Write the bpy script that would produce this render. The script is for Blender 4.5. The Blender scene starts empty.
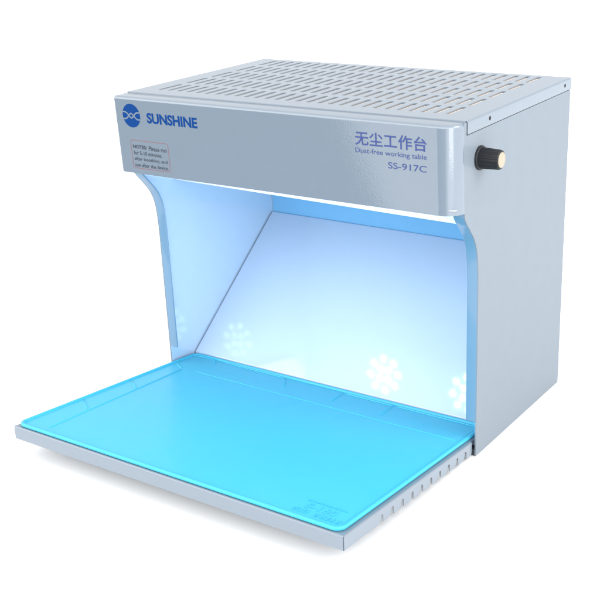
import bpy, bmesh, math, random
from mathutils import Vector, Matrix
random.seed(4)
S = 0.001                                    # the model is written in millimetres
scn = bpy.context.scene
COL = scn.collection
H, RISE = 335.09, 0.0367                     # height at the front, rise of the lid per mm of depth
LEAN = 2.47 / 80.0                           # the hood front leans back a little
def ztop(y): return H + RISE * y
def ztray(y): return 34.12 - 0.07769 * (y + 179.25)

# ------------------------------------------------------------------ materials
def nodes_of(name):
    m = bpy.data.materials.new(name); m.use_nodes = True
    nt = m.node_tree
    return m, nt, nt.nodes['Principled BSDF']

def paint(name, col, rough=.4, coat=.6, coat_rough=.06, peel=.05, peel_scale=420., mottle=.03, metal=0., spec=.5, coat_ior=1.5):
    m, nt, b = nodes_of(name)
    tc = nt.nodes.new('ShaderNodeTexCoord')
    n1 = nt.nodes.new('ShaderNodeTexNoise'); n1.inputs['Scale'].default_value = 55; n1.inputs['Detail'].default_value = 4
    nt.links.new(tc.outputs['Object'], n1.inputs['Vector'])
    mr = nt.nodes.new('ShaderNodeMapRange')
    mr.inputs['To Min'].default_value = 1 - mottle; mr.inputs['To Max'].default_value = 1 + mottle
    nt.links.new(n1.outputs['Fac'], mr.inputs['Value'])
    mx = nt.nodes.new('ShaderNodeMix'); mx.data_type = 'RGBA'; mx.blend_type = 'MULTIPLY'
    mx.inputs['Factor'].default_value = 1.; mx.inputs['A'].default_value = (*col, 1)
    cmb = nt.nodes.new('ShaderNodeCombineColor')
    for k in range(3): nt.links.new(mr.outputs['Result'], cmb.inputs[k])
    nt.links.new(cmb.outputs['Color'], mx.inputs['B'])
    nt.links.new(mx.outputs['Result'], b.inputs['Base Color'])
    b.inputs['Roughness'].default_value = rough; b.inputs['Metallic'].default_value = metal
    b.inputs['Specular IOR Level'].default_value = spec
    b.inputs['Coat IOR'].default_value = coat_ior
    b.inputs['Coat Weight'].default_value = coat; b.inputs['Coat Roughness'].default_value = coat_rough
    if peel:
        n2 = nt.nodes.new('ShaderNodeTexNoise'); n2.inputs['Scale'].default_value = peel_scale; n2.inputs['Detail'].default_value = 2
        nt.links.new(tc.outputs['Object'], n2.inputs['Vector'])
        bp = nt.nodes.new('ShaderNodeBump'); bp.inputs['Strength'].default_value = peel; bp.inputs['Distance'].default_value = .001
        nt.links.new(n2.outputs['Fac'], bp.inputs['Height'])
        nt.links.new(bp.outputs['Normal'], b.inputs['Normal']); nt.links.new(bp.outputs['Normal'], b.inputs['Coat Normal'])
    return m

def plain(name, col, rough=.5, **kw):
    m, nt, b = nodes_of(name)
    tc = nt.nodes.new('ShaderNodeTexCoord'); n = nt.nodes.new('ShaderNodeTexNoise'); n.inputs['Scale'].default_value = kw.pop('scale', 300)
    nt.links.new(tc.outputs['Object'], n.inputs['Vector'])
    mr = nt.nodes.new('ShaderNodeMapRange'); v = kw.pop('vary', .06)
    mr.inputs['To Min'].default_value = rough - v; mr.inputs['To Max'].default_value = rough + v
    nt.links.new(n.outputs['Fac'], mr.inputs['Value']); nt.links.new(mr.outputs['Result'], b.inputs['Roughness'])
    b.inputs['Base Color'].default_value = (*col, 1)
    bump = kw.pop('bump', 0)
    if bump:                                     # slight waviness
        n2 = nt.nodes.new('ShaderNodeTexNoise'); n2.inputs['Scale'].default_value = 28; n2.inputs['Detail'].default_value = 3
        nt.links.new(tc.outputs['Object'], n2.inputs['Vector'])
        bp = nt.nodes.new('ShaderNodeBump'); bp.inputs['Strength'].default_value = bump; bp.inputs['Distance'].default_value = .01
        nt.links.new(n2.outputs['Fac'], bp.inputs['Height']); nt.links.new(bp.outputs['Normal'], b.inputs['Normal']); nt.links.new(bp.outputs['Normal'], b.inputs['Coat Normal'])
    for k, x in kw.items(): b.inputs[k.replace('_', ' ')].default_value = x
    return m

def lamp_mat(name, col, strength):
    m = bpy.data.materials.new(name); m.use_nodes = True; nt = m.node_tree
    nt.nodes.remove(nt.nodes['Principled BSDF'])
    e = nt.nodes.new('ShaderNodeEmission'); e.inputs['Color'].default_value = (*col, 1); e.inputs['Strength'].default_value = strength
    nt.links.new(e.outputs['Emission'], nt.nodes['Material Output'].inputs['Surface'])
    return m

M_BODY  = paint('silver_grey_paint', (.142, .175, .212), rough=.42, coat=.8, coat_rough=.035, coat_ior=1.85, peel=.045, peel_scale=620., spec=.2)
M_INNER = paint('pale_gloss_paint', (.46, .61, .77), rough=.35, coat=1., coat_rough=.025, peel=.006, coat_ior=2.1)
M_SIDE  = paint('silver_grey_powder_coat', (.160, .189, .219), rough=.5, coat=.15, coat_rough=.22, coat_ior=1.5, peel=.05, peel_scale=1500., mottle=.04, spec=.3)
M_EDGE  = paint('bounce_tinted_grey_paint', (.095, .20, .31), rough=.4, coat=.8, coat_rough=.08, peel=.03)  # flange paint with the blue bounce from leds and mat put into its colour
M_WHITE = paint('white_reflector_paint', (.80, .86, .92), rough=.5, coat=.2, coat_rough=.2, peel=0)
M_BACK  = paint('blue_bounce_shade_paint', (.19, .45, .71), rough=.6, coat=0., coat_rough=.1, peel=.02, spec=.1)  # blue cast of the shaded back wall is painted into this colour
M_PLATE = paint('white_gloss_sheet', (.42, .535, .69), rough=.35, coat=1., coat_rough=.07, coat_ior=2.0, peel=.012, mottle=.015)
M_MAT   = plain('cyan_silicone', (.042, .385, .56), rough=.40, vary=.07, scale=60, bump=.06, Coat_Weight=.18, Coat_Roughness=.16, Specular_IOR_Level=.3)
M_BLUE  = plain('blue_print', (.001, .036, .16), rough=.5, Specular_IOR_Level=.1)
M_VIOL  = plain('reflection_paled_blue_print', (.05, .07, .19), rough=.5, Specular_IOR_Level=.1)  # blue print, with the pale reflection over it put into the colour
M_GREY  = plain('grey_print', (.045, .05, .065), rough=.5, Specular_IOR_Level=.1)
M_RED   = plain('red_print', (.22, .10, .11), rough=.5, Specular_IOR_Level=.1)
M_FILT  = plain('filter_paper', (.74, .62, .52), rough=.9)
M_BLACK = plain('black_plastic', (.010, .011, .013), rough=.42, Specular_IOR_Level=.25)
M_RUB   = plain('black_rubber', (.02, .022, .03), rough=.7)
M_CREAM = plain('cream_plastic', (.31, .27, .20), rough=.35)
M_HOLE  = plain('hole_shade_black', (.01, .01, .012), rough=.8)
M_LED   = lamp_mat('led_light', (.44, .60, 1.), 22.5)
M_GROUND = plain('white_table_top', (.93, .93, .93), rough=.8, scale=20)

# ------------------------------------------------------------------ mesh helpers
def obj(name, bm, mat, parent=None, smooth=None, label=None):
    me = bpy.data.meshes.new(name)
    bmesh.ops.recalc_face_normals(bm, faces=bm.faces)
    bm.to_mesh(me); bm.free()
    return link(name, me, mat, parent, smooth, label)

def link(name, me, mat, parent=None, smooth=None, label=None):
    me.transform(Matrix.Scale(S, 4))
    me.materials.clear(); me.materials.append(mat)
    if smooth is not None:
        me.polygons.foreach_set('use_smooth', [True] * len(me.polygons))
        me.set_sharp_from_angle(angle=math.radians(smooth))
    o = bpy.data.objects.new(name, me); COL.objects.link(o)
    if parent: o.parent = parent
    if label: o['label'] = label
    return o

def solid(o, t, off=-1):
    md = o.modifiers.new('thickness', 'SOLIDIFY'); md.thickness = t * S; md.offset = off
    e = o.modifiers.new('crisp_edges', 'EDGE_SPLIT'); e.split_angle = math.radians(40)
def bevel(o, w, seg=2, ang=40):
    md = o.modifiers.new('bevel', 'BEVEL'); md.width = w * S; md.segments = seg; md.limit_method = 'ANGLE'; md.angle_limit = math.radians(ang)

def box(bm, x0, x1, y0, y1, z0, z1):
    v = [bm.verts.new((x, y, z)) for z in (z0, z1) for y in (y0, y1) for x in (x0, x1)]
    for f in ((0,1,3,2),(4,6,7,5),(0,4,5,1),(2,3,7,6),(0,2,6,4),(1,5,7,3)): bm.faces.new([v[i] for i in f])

def grid(bm, rows):
    vs = [[bm.verts.new(p) for p in r] for r in rows]
    for a, b in zip(vs, vs[1:]):
        for i in range(len(a) - 1): bm.faces.new((a[i], a[i+1], b[i+1], b[i]))
    return vs

def prism(bm, pts, a, b):                    # polygon given as 3-D points on two sides
    A = [bm.verts.new(a(p)) for p in pts]; B = [bm.verts.new(b(p)) for p in pts]
    n = len(pts); bm.faces.new(A); bm.faces.new(B[::-1])
    for i in range(n): bm.faces.new((A[i], B[i], B[(i+1) % n], A[(i+1) % n]))

def catmull(pts, k=6):
    out = []; P = [pts[0]] + list(pts) + [pts[-1]]
    for i in range(1, len(P) - 2):
        p0, p1, p2, p3 = (Vector(q) for q in P[i-1:i+3])
        for j in range(k):
            t = j / k
            out.append(.5 * ((2*p1) + (p2-p0)*t + (2*p0-5*p1+4*p2-p3)*t*t + (3*p1-p0-3*p2+p3)*t**3))
    out.append(Vector(pts[-1])); return out

def lathe(bm, prof, n, mp, mod=None):        # prof: (r, h); mp maps (a, b, h) to 3-D
    rings = []
    for j, (r, h) in enumerate(prof):
        ring = []
        for i in range(n):
            t = 2*math.pi*i/n; rr = r * (mod(j, i, t) if mod else 1)
            ring.append(bm.verts.new(mp(rr*math.cos(t), rr*math.sin(t), h)))
        rings.append(ring)
    for a, b in zip(rings, rings[1:]):
        for i in range(n): bm.faces.new((a[i], a[(i+1) % n], b[(i+1) % n], b[i]))
    bm.faces.new(rings[0][::-1]); bm.faces.new(rings[-1])

def text_mesh(body, bold=0., extrude=0., spacing=1.):
    c = bpy.data.curves.new('lettering', 'FONT'); c.body = body; c.offset = bold; c.extrude = extrude
    c.space_character = spacing; c.resolution_u = 5
    o = bpy.data.objects.new('lettering', c); COL.objects.link(o)
    bpy.context.view_layer.update()
    me = bpy.data.meshes.new_from_object(o.evaluated_get(bpy.context.evaluated_depsgraph_get()))
    bpy.data.objects.remove(o); bpy.data.curves.remove(c)
    return me

def fit_text(me, x0, x1, y0, y1, place):     # stretch a text mesh into a box, then place it
    xs = [v.co.x for v in me.vertices]; ys = [v.co.y for v in me.vertices]
    a, b, c, d = min(xs), max(xs), min(ys), max(ys)
    for v in me.vertices:
        v.co = place(x0 + (v.co.x-a)/(b-a)*(x1-x0), y0 + (v.co.y-c)/(d-c)*(y1-y0), v.co.z)

def yfront(z): return (H - z) * LEAN
def on_front(d=.15):
    return lambda u, w, q: Vector((u, yfront(w) - d, w))

# ------------------------------------------------------------------ the workbench
bench = bpy.data.objects.new('dust_free_workbench', None); COL.objects.link(bench)
bench.empty_display_size = .05
bench['label'] = 'silver grey dust free workbench with open front, blue lit interior and slotted lid'
bench['category'] = 'workbench'

# --- hood front: one bent sheet with rounded corners
ZB = 254.7
path = []
def arc(cx, cy, r, a0, a1, n):
    return [((cx + r*math.cos(math.radians(a0+(a1-a0)*i/n)), cy + r*math.sin(math.radians(a0+(a1-a0)*i/n))),
             (-math.cos(math.radians(a0+(a1-a0)*i/n)), -math.sin(math.radians(a0+(a1-a0)*i/n)))) for i in range(n+1)]
path = [((-.8, 17), (1, 0))] + arc(3.2, 4, 4, 180, 270, 8) + [((x, 0), (0, 1)) for x in (3.9, 60, 130, 200, 270, 330, 382.2)] + arc(383, 17, 17, 270, 360, 14)
bm = bmesh.new(); rows = []
levels = [(ZB + 3*(1-math.cos(a)) , 3*(1-math.sin(a))) for a in []]
prof = [(ZB, 0.), (ZB+1., 0.)] + [(ZB + 1.6, 0.)] + [(ZB + 1.6 + (H-4.1-ZB-1.6)*k/6, 0.) for k in range(1, 7)] + [(H-3.4, 0.)]
for k in range(1, 7):
    t = math.pi/2*k/6; prof.append((H - 3.4 + 3*math.sin(t), 3*(1-math.cos(t))))
for z, ins in prof:
    rows.append([Vector((p[0]+n[0]*ins, p[1]+n[1]*ins + yfront(z), z)) for p, n in path])
vs = grid(bm, rows)
last = vs[-1]; zt = rows[-1][0].z
e1 = bm.verts.new((399.5, 17.2, zt)); e2 = bm.verts.new((399.5, 34, zt)); e3 = bm.verts.new((-.3, 34, zt)); e4 = bm.verts.new((-.3, 17.2, zt))
bm.faces.new(last + [e1, e2, e3, e4])
front = obj('front_panel', bm, M_BODY, bench, smooth=50)
solid(front, 1.2)

# --- side panels with their folded front flange
curve = catmull([(19.4, 254.7), (20.8, 249.2), (25, 243.3), (30.5, 237.2), (38.4, 227.6), (43, 219.6), (45.6, 212.5), (47.4, 203), (48.4, 191), (48.9, 175), (48.9, 150)], 5)
for side in (1, -1):
    X = (lambda x: x) if side == 1 else (lambda x: 399.2 - x)
    pts = [Vector((17.0, H - .5)), Vector((17.9, 306))] + curve + [Vector((48.9, .8)), Vector((254, .8)), Vector((254, ztop(254) - 12.6)), Vector((22.2, ztop(22.2) - 12.6)), Vector((22.2, H - .4))]
    bm = bmesh.new()
    prism(bm, pts, lambda p: (X(400), p.x, p.y), lambda p: (X(398.8), p.x, p.y))
    sp = obj('side_panel', bm, M_SIDE, bench)
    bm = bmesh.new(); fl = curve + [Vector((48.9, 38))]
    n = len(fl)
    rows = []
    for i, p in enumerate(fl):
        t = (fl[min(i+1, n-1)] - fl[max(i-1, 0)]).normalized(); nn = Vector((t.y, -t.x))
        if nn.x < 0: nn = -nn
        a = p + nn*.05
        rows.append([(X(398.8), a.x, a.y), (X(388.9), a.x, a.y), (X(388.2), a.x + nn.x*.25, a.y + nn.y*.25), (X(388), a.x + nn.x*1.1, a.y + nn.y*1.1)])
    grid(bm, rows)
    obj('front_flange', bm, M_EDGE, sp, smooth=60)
    # gloss lining: the inside face of the same wall
    lin = [Vector((19.5, 256))] + [p + Vector((.4, 0)) for p in curve] + [Vector((49.4, 1)), Vector((252.5, 1)), Vector((252.5, 300)), Vector((19.5, 300))]
    bm = bmesh.new()
    prism(bm, lin, lambda p: (X(398.75), p.x, p.y), lambda p: (X(398.3), p.x, p.y))
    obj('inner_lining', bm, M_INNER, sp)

# --- back panel, sloped reflector plate, lamp housing, filter
bm = bmesh.new(); box(bm, 1.3, 398.7, 252.9, 254, 1, ztop(254) - 2)
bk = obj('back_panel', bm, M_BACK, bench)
bm = bmesh.new()
prof = [(88.6, 3), (88.6, 16.0), (88.9, 17.0), (250.2, 151.3), (251.2, 151.6), (252.4, 151.2)]
grid(bm, [[(2.6, y, z), (397.4, y, z)] for y, z in prof])
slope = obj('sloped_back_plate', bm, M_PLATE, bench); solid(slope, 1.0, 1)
bm = bmesh.new()
def hz(z, x): return z - 2.5*(x-200)/200 if z < 240 else z
grid(bm, [[(x, y, hz(z, x)) for x in (1.8, 398.2)] for y, z in ((4.5, 260), (78, 260), (78.6, 259), (78.6, 228), (79.4, 227.4), (252.6, 231))])
house = obj('lamp_housing', bm, M_WHITE, bench)
bm = bmesh.new()
prism(bm, [(4, 24), (396, 24), (396, 251), (4, 251)], lambda p: (p[0], p[1], ztop(p[1]) - 1.6), lambda p: (p[0], p[1], ztop(p[1]) - 11))
obj('air_filter', bm, M_FILT, bench)

# --- two round lamps of twelve leds in the lamp housing
for cx in (128., 254.):
    cy, cz = 40., 256.
    bm = bmesh.new()
    lathe(bm, [(29, 3.9), (29, 1.2), (28, 0), (2, 0)], 40, lambda a, b, h: (cx+a, cy+b, cz+h))
    lamp = obj('round_lamp', bm, M_PLATE, bench, smooth=40)
    for r, k, ph in ((21.5, 8, .2), (9., 4, .5)):
        for i in range(k):
            t = 2*math.pi*(i+ph)/k; lx, ly = cx + r*math.cos(t), cy + r*math.sin(t)
            bm = bmesh.new()
            lathe(bm, [(4.2, 0), (4.0, -.8), (3.2, -1.8), (1.7, -2.3), (.3, -2.5)], 14, lambda a, b, h: (lx+a, ly+b, cz-.05+h))
            obj('led', bm, M_LED, lamp, smooth=60)

# --- lid with five rows of slots
bm = bmesh.new()
NC, NR, SW, SL = 28, 5, 5.0, 34.0
LV = {}
def lv(x, y, z=0.):
    k = (round(x, 3), round(y, 3), z)
    if k not in LV: LV[k] = bm.verts.new((x, y, ztop(y) + .02 - z))
    return LV[k]
PX = (369.8 - 26.5)/(NC-1); PY = 42.2
XC = [26.5 + PX*i for i in range(NC)]; YC = [42.0 + PY*j for j in range(NR)]
gx = [XC[0] - PX/2 + PX*i for i in range(NC+1)]; gy = [YC[0] - (PY-SL)/2 + PY*j for j in range(NR+1)]
for i, x in enumerate(XC):
    for j, y0 in enumerate(YC):
        r = SW/2; y1 = y0 + SL
        lo = [(x + r*math.cos(t), y0 + r + r*math.sin(t)) for t in [math.pi + math.pi*k/8 for k in range(9)]]   # left, round the near end, right
        up = [(x + r*math.cos(t), y1 - r + r*math.sin(t)) for t in [math.pi*k/8 for k in range(9)]]             # right, round the far end, left
        A, B, C, D = gx[i], gx[i+1], gy[j], gy[j+1]
        bm.faces.new([lv(*p) for p in [(x, C), (A, C), (A, D), (x, D)] + up[4:] + lo[:5]][::-1])
        bm.faces.new([lv(*p) for p in [(x, D), (B, D), (B, C), (x, C)] + lo[4:] + up[:5]][::-1])
        ring = lo + up
        for p, q in zip(ring, ring[1:] + ring[:1]): bm.faces.new([lv(*p), lv(*q), lv(*q, 1.2), lv(*p, 1.2)])
mid = sorted(gx + XC)
for i in range(len(mid)-1):                   # plain margins in front of and behind the slots
    bm.faces.new([lv(mid[i], 22.8), lv(mid[i+1], 22.8), lv(mid[i+1], gy[0]), lv(mid[i], gy[0])])
    bm.faces.new([lv(mid[i], gy[-1]), lv(mid[i+1], gy[-1]), lv(mid[i+1], 253.2), lv(mid[i], 253.2)])
ye = [22.8] + gy + [253.2]
for j in range(len(ye)-1):
    bm.faces.new([lv(.3, ye[j]), lv(gx[0], ye[j]), lv(gx[0], ye[j+1]), lv(.3, ye[j+1])])
    bm.faces.new([lv(gx[-1], ye[j]), lv(398.9, ye[j]), lv(398.9, ye[j+1]), lv(gx[-1], ye[j+1])])
grid(bm, [[(x, y, ztop(22.8) + z) for y, z in ((22.8, .02), (22.4, -.1), (22.1, -.45), (22.1, -1.2))] for x in (.3, 398.9)])
def skirt(prof_pts, y0, y1, mirror=False):
    rows = []
    for y in (y0, y1): rows.append([((399.2-x) if mirror else x, y, ztop(y) + z) for x, z in prof_pts])
    grid(bm, rows)
sk = [(398.9, .02)] + [(398.9 + 1.9*math.sin(t), -1.38 + 1.4*math.cos(t)) for t in [math.pi/2*k/5 for k in range(1, 6)]] + [(400.8, -11.6), (400.0, -11.6), (400.0, -1.4)]
for mir in (False, True):
    skirt(sk, 22.8, 253.2, mir)
    f = [((399.2-x) if mir else x, 22.8, ztop(22.8)+z) for x, z in sk]
    bm.faces.new([bm.verts.new(p) for p in f])
bk_ = [(253.2, .02)] + [(253.2 + 2*math.sin(t), -1.98 + 2*math.cos(t)) for t in [math.pi/2*k/5 for k in range(1, 6)]] + [(255.2, -12.2)]
grid(bm, [[(x, y, ztop(254)+z) for y, z in bk_] for x in (1.1, 398.9)])
grid(bm, [[(x, y, ztop(254)+z) for x, y, z in ((400.9, 253.2, -1.98), (400.3, 254.8, -1.98), (398.9, 255.2, -1.98))], [(x, y, ztop(254)+z) for x, y, z in ((400.9, 253.2, -12.2), (400.3, 254.8, -12.2), (398.9, 255.2, -12.2))]])
lid = obj('lid', bm, M_BODY, bench, smooth=35)
for y in (65.2, 236.9):
    bm = bmesh.new()
    lathe(bm, [(1.75, -.6), (1.75, .12), (1.4, .2)], 20, lambda a, b, h: (400.9+h, y+a, ztop(y) - 5.6 + b*1.1))
    obj('screw_hole_disc', bm, M_HOLE, lid)  # raised black disc painted for the dark inside a screw hole

# --- print on the front panel
bm = bmesh.new()
LX, LZ, LR = 23.7, 315.6, 12.2
fp = on_front(.12)
bm.faces.new([bm.verts.new(fp(LX + LR*math.cos(2*math.pi*k/64), LZ + LR*math.sin(2*math.pi*k/64), 0)) for k in range(64)])
logo = obj('round_emblem', bm, M_BLUE, front)
bm = bmesh.new(); fp2 = on_front(.22)
for sg in (1, -1):
    pts = []
    for k in range(49):
        u = -1.0 + 2*k/48
        a = .19*math.cos(math.pi/2*u/.27) if abs(u) < .27 else -.30*math.sin(math.pi/2*min(1.15, (abs(u)-.27)/.5))
        pts.append((u*LR*.985, sg*a*LR))
    L = []; R = []
    for k, p in enumerate(pts):
        q0 = Vector(pts[max(k-1, 0)]); q1 = Vector(pts[min(k+1, 48)]); t = (q1-q0).normalized(); n = Vector((-t.y, t.x))*.75
        L.append(fp2(LX+p[0]+n.x, LZ+p[1]+n.y, 0) + Vector((0, -.03*sg, 0))); R.append(fp2(LX+p[0]-n.x, LZ+p[1]-n.y, 0) + Vector((0, -.03*sg, 0)))
    grid(bm, [L, R])
obj('emblem_chain', bm, M_BODY, logo)
def front_text(name, body, mat, x0, x1, z0, z1, bold=0., spacing=1.):
    me = text_mesh(body, bold, 0, spacing); fit_text(me, x0, x1, z0, z1, on_front(.15)); return link(name, me, mat, front)
front_text('brand_lettering', 'SUNSHINE', M_BLUE, 45.2, 112.6, 309.4, 320.2, .034, .98)
front_text('chinese_lettering', '无尘工作台', M_VIOL, 299.0, 372.6, 310.4, 323.3, .016, 1.06)
front_text('english_lettering', 'Dust-free working table', M_VIOL, 298.9, 372.6, 302.2, 308.0, .004)
front_text('model_lettering', 'SS-917C', M_VIOL, 333.0, 372.2, 292.2, 298.0, .004)
# notice: thin red rounded outline, four lines of grey text
def rrect(x0, x1, y0, y1, r, n=6):
    out = []
    for cx, cy, a in ((x1-r, y1-r, 0), (x0+r, y1-r, 90), (x0+r, y0+r, 180), (x1-r, y0+r, 270)):
        for k in range(n+1):
            t = math.radians(a + 90*k/n); out.append((cx + r*math.cos(t), cy + r*math.sin(t)))
    return out
bm = bmesh.new(); o1 = rrect(17.8, 70.2, 260.4, 290.4, 2.6); o2 = rrect(18.4, 69.6, 261.0, 289.8, 2.0); fp = on_front(.14)
A = [bm.verts.new(fp(*p, 0)) for p in o1]; B = [bm.verts.new(fp(*p, 0)) for p in o2]
for i in range(len(A)): bm.faces.new((A[i], A[(i+1) % len(A)], B[(i+1) % len(A)], B[i]))
notice = obj('notice_outline', bm, M_RED, front)
def note(body, x0, x1, z0, z1, bold=0.):
    me = text_mesh(body, bold); fit_text(me, x0, x1, z0, z1, on_front(.15)); link('notice_lettering', me, M_GREY, notice)
note('NOTES:', 20.8, 40.0, 281.6, 285.4, .03)
note('Please run', 43.0, 67.4, 280.8, 285.4, .010)
note('for 5-10 minutes,', 20.9, 60.2, 274.4, 279.0, .010)
note('after boothing, and', 20.9, 67.0, 267.9, 272.6, .010)
note('use after the device.', 20.9, 67.6, 262.3, 266.3, .010)

# --- speed knob on the right side
bm = bmesh.new(); KY, KZ = 48.0, 299.4
kx = lambda a, b, h: (400.05+h, KY+a, KZ+b)
lathe(bm, [(11.0, 0), (11.0, 1.6), (10.5, 2.3), (9.4, 2.6)], 48, kx)
knob = obj('knob', bm, M_BLACK, bench, smooth=40)
bm = bmesh.new()
fl = lambda j, i, t: 1 - (.05 if (i % 4) in (2, 3) and j < 4 else 0)
lathe(bm, [(9.6, 2.4), (9.4, 8), (9.1, 14), (8.9, 19.2), (8.5, 20.6), (7.6, 21.2)], 72, kx, fl)
grip = obj('grip', bm, M_BLACK, knob, smooth=30)
bm = bmesh.new(); lathe(bm, [(7.0, 20.5), (7.0, 21.6), (6.6, 21.9), (.5, 22.0)], 40, kx)
obj('cap', bm, M_CREAM, knob, smooth=40)

# --- feet
for x0, y0 in ((391.0, 49.6), (1.6, 49.6), (391.0, 240), (1.6, 240)):
    bm = bmesh.new(); box(bm, x0, x0 + 7.4, y0, y0 + 9, 0, 7.2)
    o = obj('rubber_foot', bm, M_RUB, bench); bevel(o, .6)

# --- tray: folded sheet, notched lips at both sides
LIP = 13.7
bm = bmesh.new()
arcp = [(1.6 - 1.6*math.sin(t), -1.6 + 1.6*math.cos(t)) for t in [math.pi/2*k/5 for k in range(6)]]
Y0, Y1, TX0, TX1 = -179.25, 85.0, 2.0, 397.0
rows = [[(x, 85, ztray(85)) for x in (TX0+1.6, TX1-1.6)], [(x, Y0+1.6, ztray(Y0+1.6)) for x in (TX0+1.6, TX1-1.6)]]
grid(bm, rows)
grid(bm, [[(x, Y0+d, ztray(Y0+1.6)+z) for x in (TX0+.5, TX1-.5)] for d, z in arcp + [(0, -LIP), (1.2, -LIP), (1.2, -1.6)]])
def side_lip(mir):
    X = (lambda x: TX0 + (TX1 - x)) if mir else (lambda x: x)
    grid(bm, [[(X(TX1 - d), y, ztray(y)+z) for d, z in arcp] for y in (Y0+1.0, 46)])
    out = [(Y0+.6, -LIP)]
    for k in range(10):
        ys = -121.5 + 17.05*k
        out += [(ys - 6.0, -LIP + .1), (ys - 3.6, -LIP + 1.2), (ys - 2.0, -LIP + 3.0), (ys - 1.2, -LIP + 5.0), (ys - 1.0, -LIP + 7.2), (ys - .3, -LIP + 7.9), (ys + 1.7, -LIP + 7.9), (ys + 2.4, -LIP + 7.2), (ys + 2.4, -LIP)]
    out += [(44.5, -LIP), (46, -LIP + 4), (46, -1.6), (Y0+.6, -1.6)]
    prism(bm, out, lambda p: (X(TX1), p[0], ztray(p[0]) + p[1]), lambda p: (X(TX1 - .7), p[0], ztray(p[0]) + p[1]))
side_lip(False); side_lip(True)
tray = obj('tray', bm, M_BODY, bench, smooth=35)

# ------------------------------------------------------------------ the mat lying on the tray
bm = bmesh.new()
def zm(y, h): return ztray(y) + .25 + h
rings = []
for ins, h in ((.6, 0), (0, .6), (0, 2.4), (.2, 3.1), (.8, 3.6), (1.6, 3.75), (2.6, 3.6), (3.2, 3.0), (3.6, 2.0), (4.0, 1.6), (4.6, 1.6), (5.2, 2.0), (5.7, 2.05)):
    rings.append([bm.verts.new((x, y, zm(y, h))) for x, y in rrect(4.5+ins, 392.6-ins, -177.0+ins, 85.5-ins, 9-ins*.8, 8)])
for a, b in zip(rings, rings[1:]):
    for i in range(len(a)): bm.faces.new((a[i], a[(i+1) % len(a)], b[(i+1) % len(a)], b[i]))
bm.faces.new(rings[0][::-1]); bm.faces.new(rings[-1])
def rib(pts, w=1.6, h=.9, z0=2.0):
    P = [Vector(p) for p in pts]; rows = []
    m = len(P)
    for k, p in enumerate(P):
        t = (P[min(k+1, m-1)] - P[max(k-1, 0)]).normalized(); n = Vector((-t.y, t.x))
        end = .15 if k in (0, m-1) else 1.
        rows.append([(p.x + n.x*w/2*math.cos(a), p.y + n.y*w/2*math.cos(a), zm(p.y + n.y*w/2*math.cos(a), z0 + end*h*math.sin(a))) for a in [math.pi*i/6 for i in range(7)]])
    grid(bm, rows)
rib([(38.5, -166), (38.3, -165), (29.5, 32), (29.5, 33)], 1.8, .9)
rib([(10, -95), (10.5, -95.4), (31, -110), (31.5, -110.4)], 2.0, .9)
rib([(8, -25), (8.5, -25.3), (29, -38.5), (29.5, -39)], 2.0, .9)
rib(catmull([(8, 58), (9, 50), (15, 43), (27, 37)], 6), 2.0, .9)
rib(catmull([(8, 78), (22, 81), (34, 80), (44, 75), (48, 68)], 6), 2.0, .9)
rib([(47, 38), (48, 38), (384, 36), (385, 36)], 1.8, .6)
rib([(143, 79), (143.5, 78.3), (157.5, 58), (158, 57)], 2.0, .9)
rib([(223, 78), (223, 77), (224.5, 54), (224.5, 53)], 2.0, .9)
rib([(287, 80), (287, 79), (288.5, 52), (288.5, 51)], 2.0, .9)
rib([(55, 80), (56, 80), (140, 79.6), (141, 79.6)], 1.6, .9)
rib([(226, 78.5), (227, 78.5), (286, 78.2), (287, 78.2)], 1.6, .9)
rib([(292, 78.5), (293, 78.5), (384, 78.2), (385, 78.2)], 1.6, .9)
mat = obj('silicone_mat', bm, M_MAT, None, smooth=50)
mat['label'] = 'glossy cyan silicone mat with raised rim lying on the pulled out tray'
mat['category'] = 'mat'
pm = lambda u, w, q: Vector((u, w, zm(w, 2.1) + (0.45 if q > 0 else 0)))
me = text_mesh('S-160', .012, .05); fit_text(me, 343.5, 374.5, -160.0, -150.5, pm); link('embossed_lettering', me, M_MAT, mat)
bm = bmesh.new()
x = 339.0
while x < 379:                                # a line of tiny raised print, too small to read in the photograph
    w = random.uniform(.8, 1.5); box(bm, x, x+w, -148.0, -145.6 + random.uniform(-.5, .3), zm(-147, 2.0), zm(-147, 2.6)); x += w + .5
x = 337.0
while x < 383:
    if not 352 < x < 356:
        for q in range(3):
            yy = -168.5 + q*2.3; w = random.uniform(2., 4.2); box(bm, x, x+w, yy, yy+random.uniform(.7, 1.3), zm(yy, 2.0), zm(yy, 2.6))
        xx = x + random.uniform(.5, 3.2); box(bm, xx, xx+.9, -168.5, -162.6, zm(-165.5, 1.9), zm(-165.5, 2.62))
    x += 5.6
obj('embossed_small_print', bm, M_MAT, mat)

# ------------------------------------------------------------------ white table top
bm = bmesh.new()
for quad in (((-14000, -365), (6000, -365), (6000, 14000), (-14000, 14000)),      # the table, and an unseen strip added to shape the front panel's reflections
             ((134, -365), (-3150, -4500), (-2070, -4500), (258, -365))):
    bm.faces.new([bm.verts.new((x, y, 0)) for x, y in quad])
g = obj('ground', bm, M_GROUND); g['kind'] = 'structure'

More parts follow.
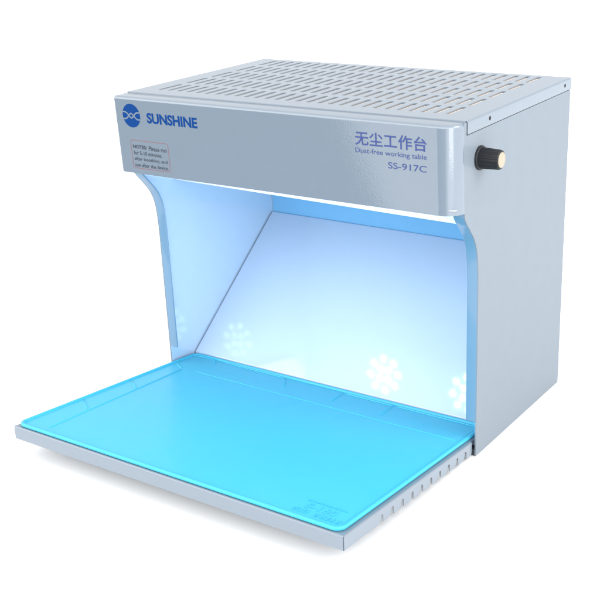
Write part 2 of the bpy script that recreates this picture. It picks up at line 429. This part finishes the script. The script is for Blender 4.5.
# ------------------------------------------------------------------ light: white studio, dark floor and an added bright fill towards the camera
w = bpy.data.worlds.new('World'); scn.world = w; w.use_nodes = True
nt = w.node_tree; bg = nt.nodes['Background']
tc = nt.nodes.new('ShaderNodeTexCoord')
def ramp(vec, lo, hi):
    d = nt.nodes.new('ShaderNodeVectorMath'); d.operation = 'DOT_PRODUCT'; d.inputs[1].default_value = Vector(vec).normalized()
    nt.links.new(tc.outputs['Generated'], d.inputs[0])
    m = nt.nodes.new('ShaderNodeMapRange'); m.interpolation_type = 'SMOOTHSTEP'
    m.inputs['From Min'].default_value = lo; m.inputs['From Max'].default_value = hi
    nt.links.new(d.outputs['Value'], m.inputs['Value']); return m.outputs['Result']
side = ramp((-.62, -.78, 0), .1, .6)         # towards the room in front of the table ...
low = ramp((0, 0, -1), -.04, .04)            # ... and below the table edge: the darker floor of the studio
mul = nt.nodes.new('ShaderNodeMath'); mul.operation = 'MULTIPLY'
nt.links.new(side, mul.inputs[0]); nt.links.new(low, mul.inputs[1])
mx = nt.nodes.new('ShaderNodeMix'); mx.data_type = 'RGBA'
mx.inputs['B'].default_value = (.25, .32, .40, 1)
def blend(fac, a, b):
    m = nt.nodes.new('ShaderNodeMix'); m.data_type = 'RGBA'; nt.links.new(fac, m.inputs['Factor'])
    for k, x in (('A', a), ('B', b)):
        if isinstance(x, tuple): m.inputs[k].default_value = x
        else: nt.links.new(x, m.inputs[k])
    return m.outputs['Result']
back = ramp((-.5, .86, 0), -.2, .5)           # the wall behind the machine is the calmest
frnt = ramp((-.45, -.89, 0), .15, .8)         # added bright fill in front, lifts the front panel and the shade under the tray
wall = blend(back, (2.8, 2.85, 2.9, 1), (1.05, 1.1, 1.15, 1))
wall = blend(frnt, wall, (3.9, 3.95, 4.0, 1))
room = blend(ramp((0, 0, 1), .45, .8), wall, (1.5, 1.53, 1.56, 1))                         # ceiling of the studio
nt.links.new(room, mx.inputs['A'])
nt.links.new(mul.outputs['Value'], mx.inputs['Factor']); nt.links.new(mx.outputs['Result'], bg.inputs['Color'])
bg.inputs['Strength'].default_value = 1.

def softbox(name, loc, target, size, power, col=(1, 1, 1)):
    l = bpy.data.lights.new(name, 'AREA'); l.shape = 'RECTANGLE'; l.size, l.size_y = size; l.energy = power; l.color = col
    o = bpy.data.objects.new(name, l); COL.objects.link(o); o.location = loc
    o.rotation_euler = (Vector(target) - Vector(loc)).to_track_quat('-Z', 'Y').to_euler()
softbox('softbox_lamp', (1.9, -1.05, .35), (.4, .02, .25), (.8, 1.1), 9)

softbox('added_side_fill_lamp', (1.25, .15, .95), (.4, .15, .28), (.6, .6), 7)  # added fill lamp, brightens the side panel towards its top

# ------------------------------------------------------------------ camera
cx, cy, cz, yaw, pit, rol, f, sx, sy = 809.263, -767.329, 493.389, -0.561589, -0.3494996, -0.0183284, 1034.98158, 83.7444, 4.30085
fw = Vector((math.sin(yaw)*math.cos(pit), math.cos(yaw)*math.cos(pit), math.sin(pit)))
r = Vector((math.cos(yaw), -math.sin(yaw), 0)); u = r.cross(fw)
r2 = r*math.cos(rol) + u*math.sin(rol); u2 = -r*math.sin(rol) + u*math.cos(rol)
cam = bpy.data.cameras.new('camera'); co = bpy.data.objects.new('camera', cam); COL.objects.link(co)
mw = Matrix((r2, u2, -fw)).transposed().to_4x4(); mw.translation = Vector((cx, cy, cz))*S
co.matrix_world = mw
cam.sensor_width = 36; cam.lens = f/600*36; cam.shift_x = -sx/600; cam.shift_y = sy/600
cam.clip_start = .02; cam.clip_end = 100
scn.camera = co
scn.view_settings.view_transform = 'Standard'; scn.view_settings.look = 'None'; scn.view_settings.exposure = 0; scn.view_settings.gamma = 1
scn.cycles.max_bounces = 10; scn.cycles.sample_clamp_indirect = 8
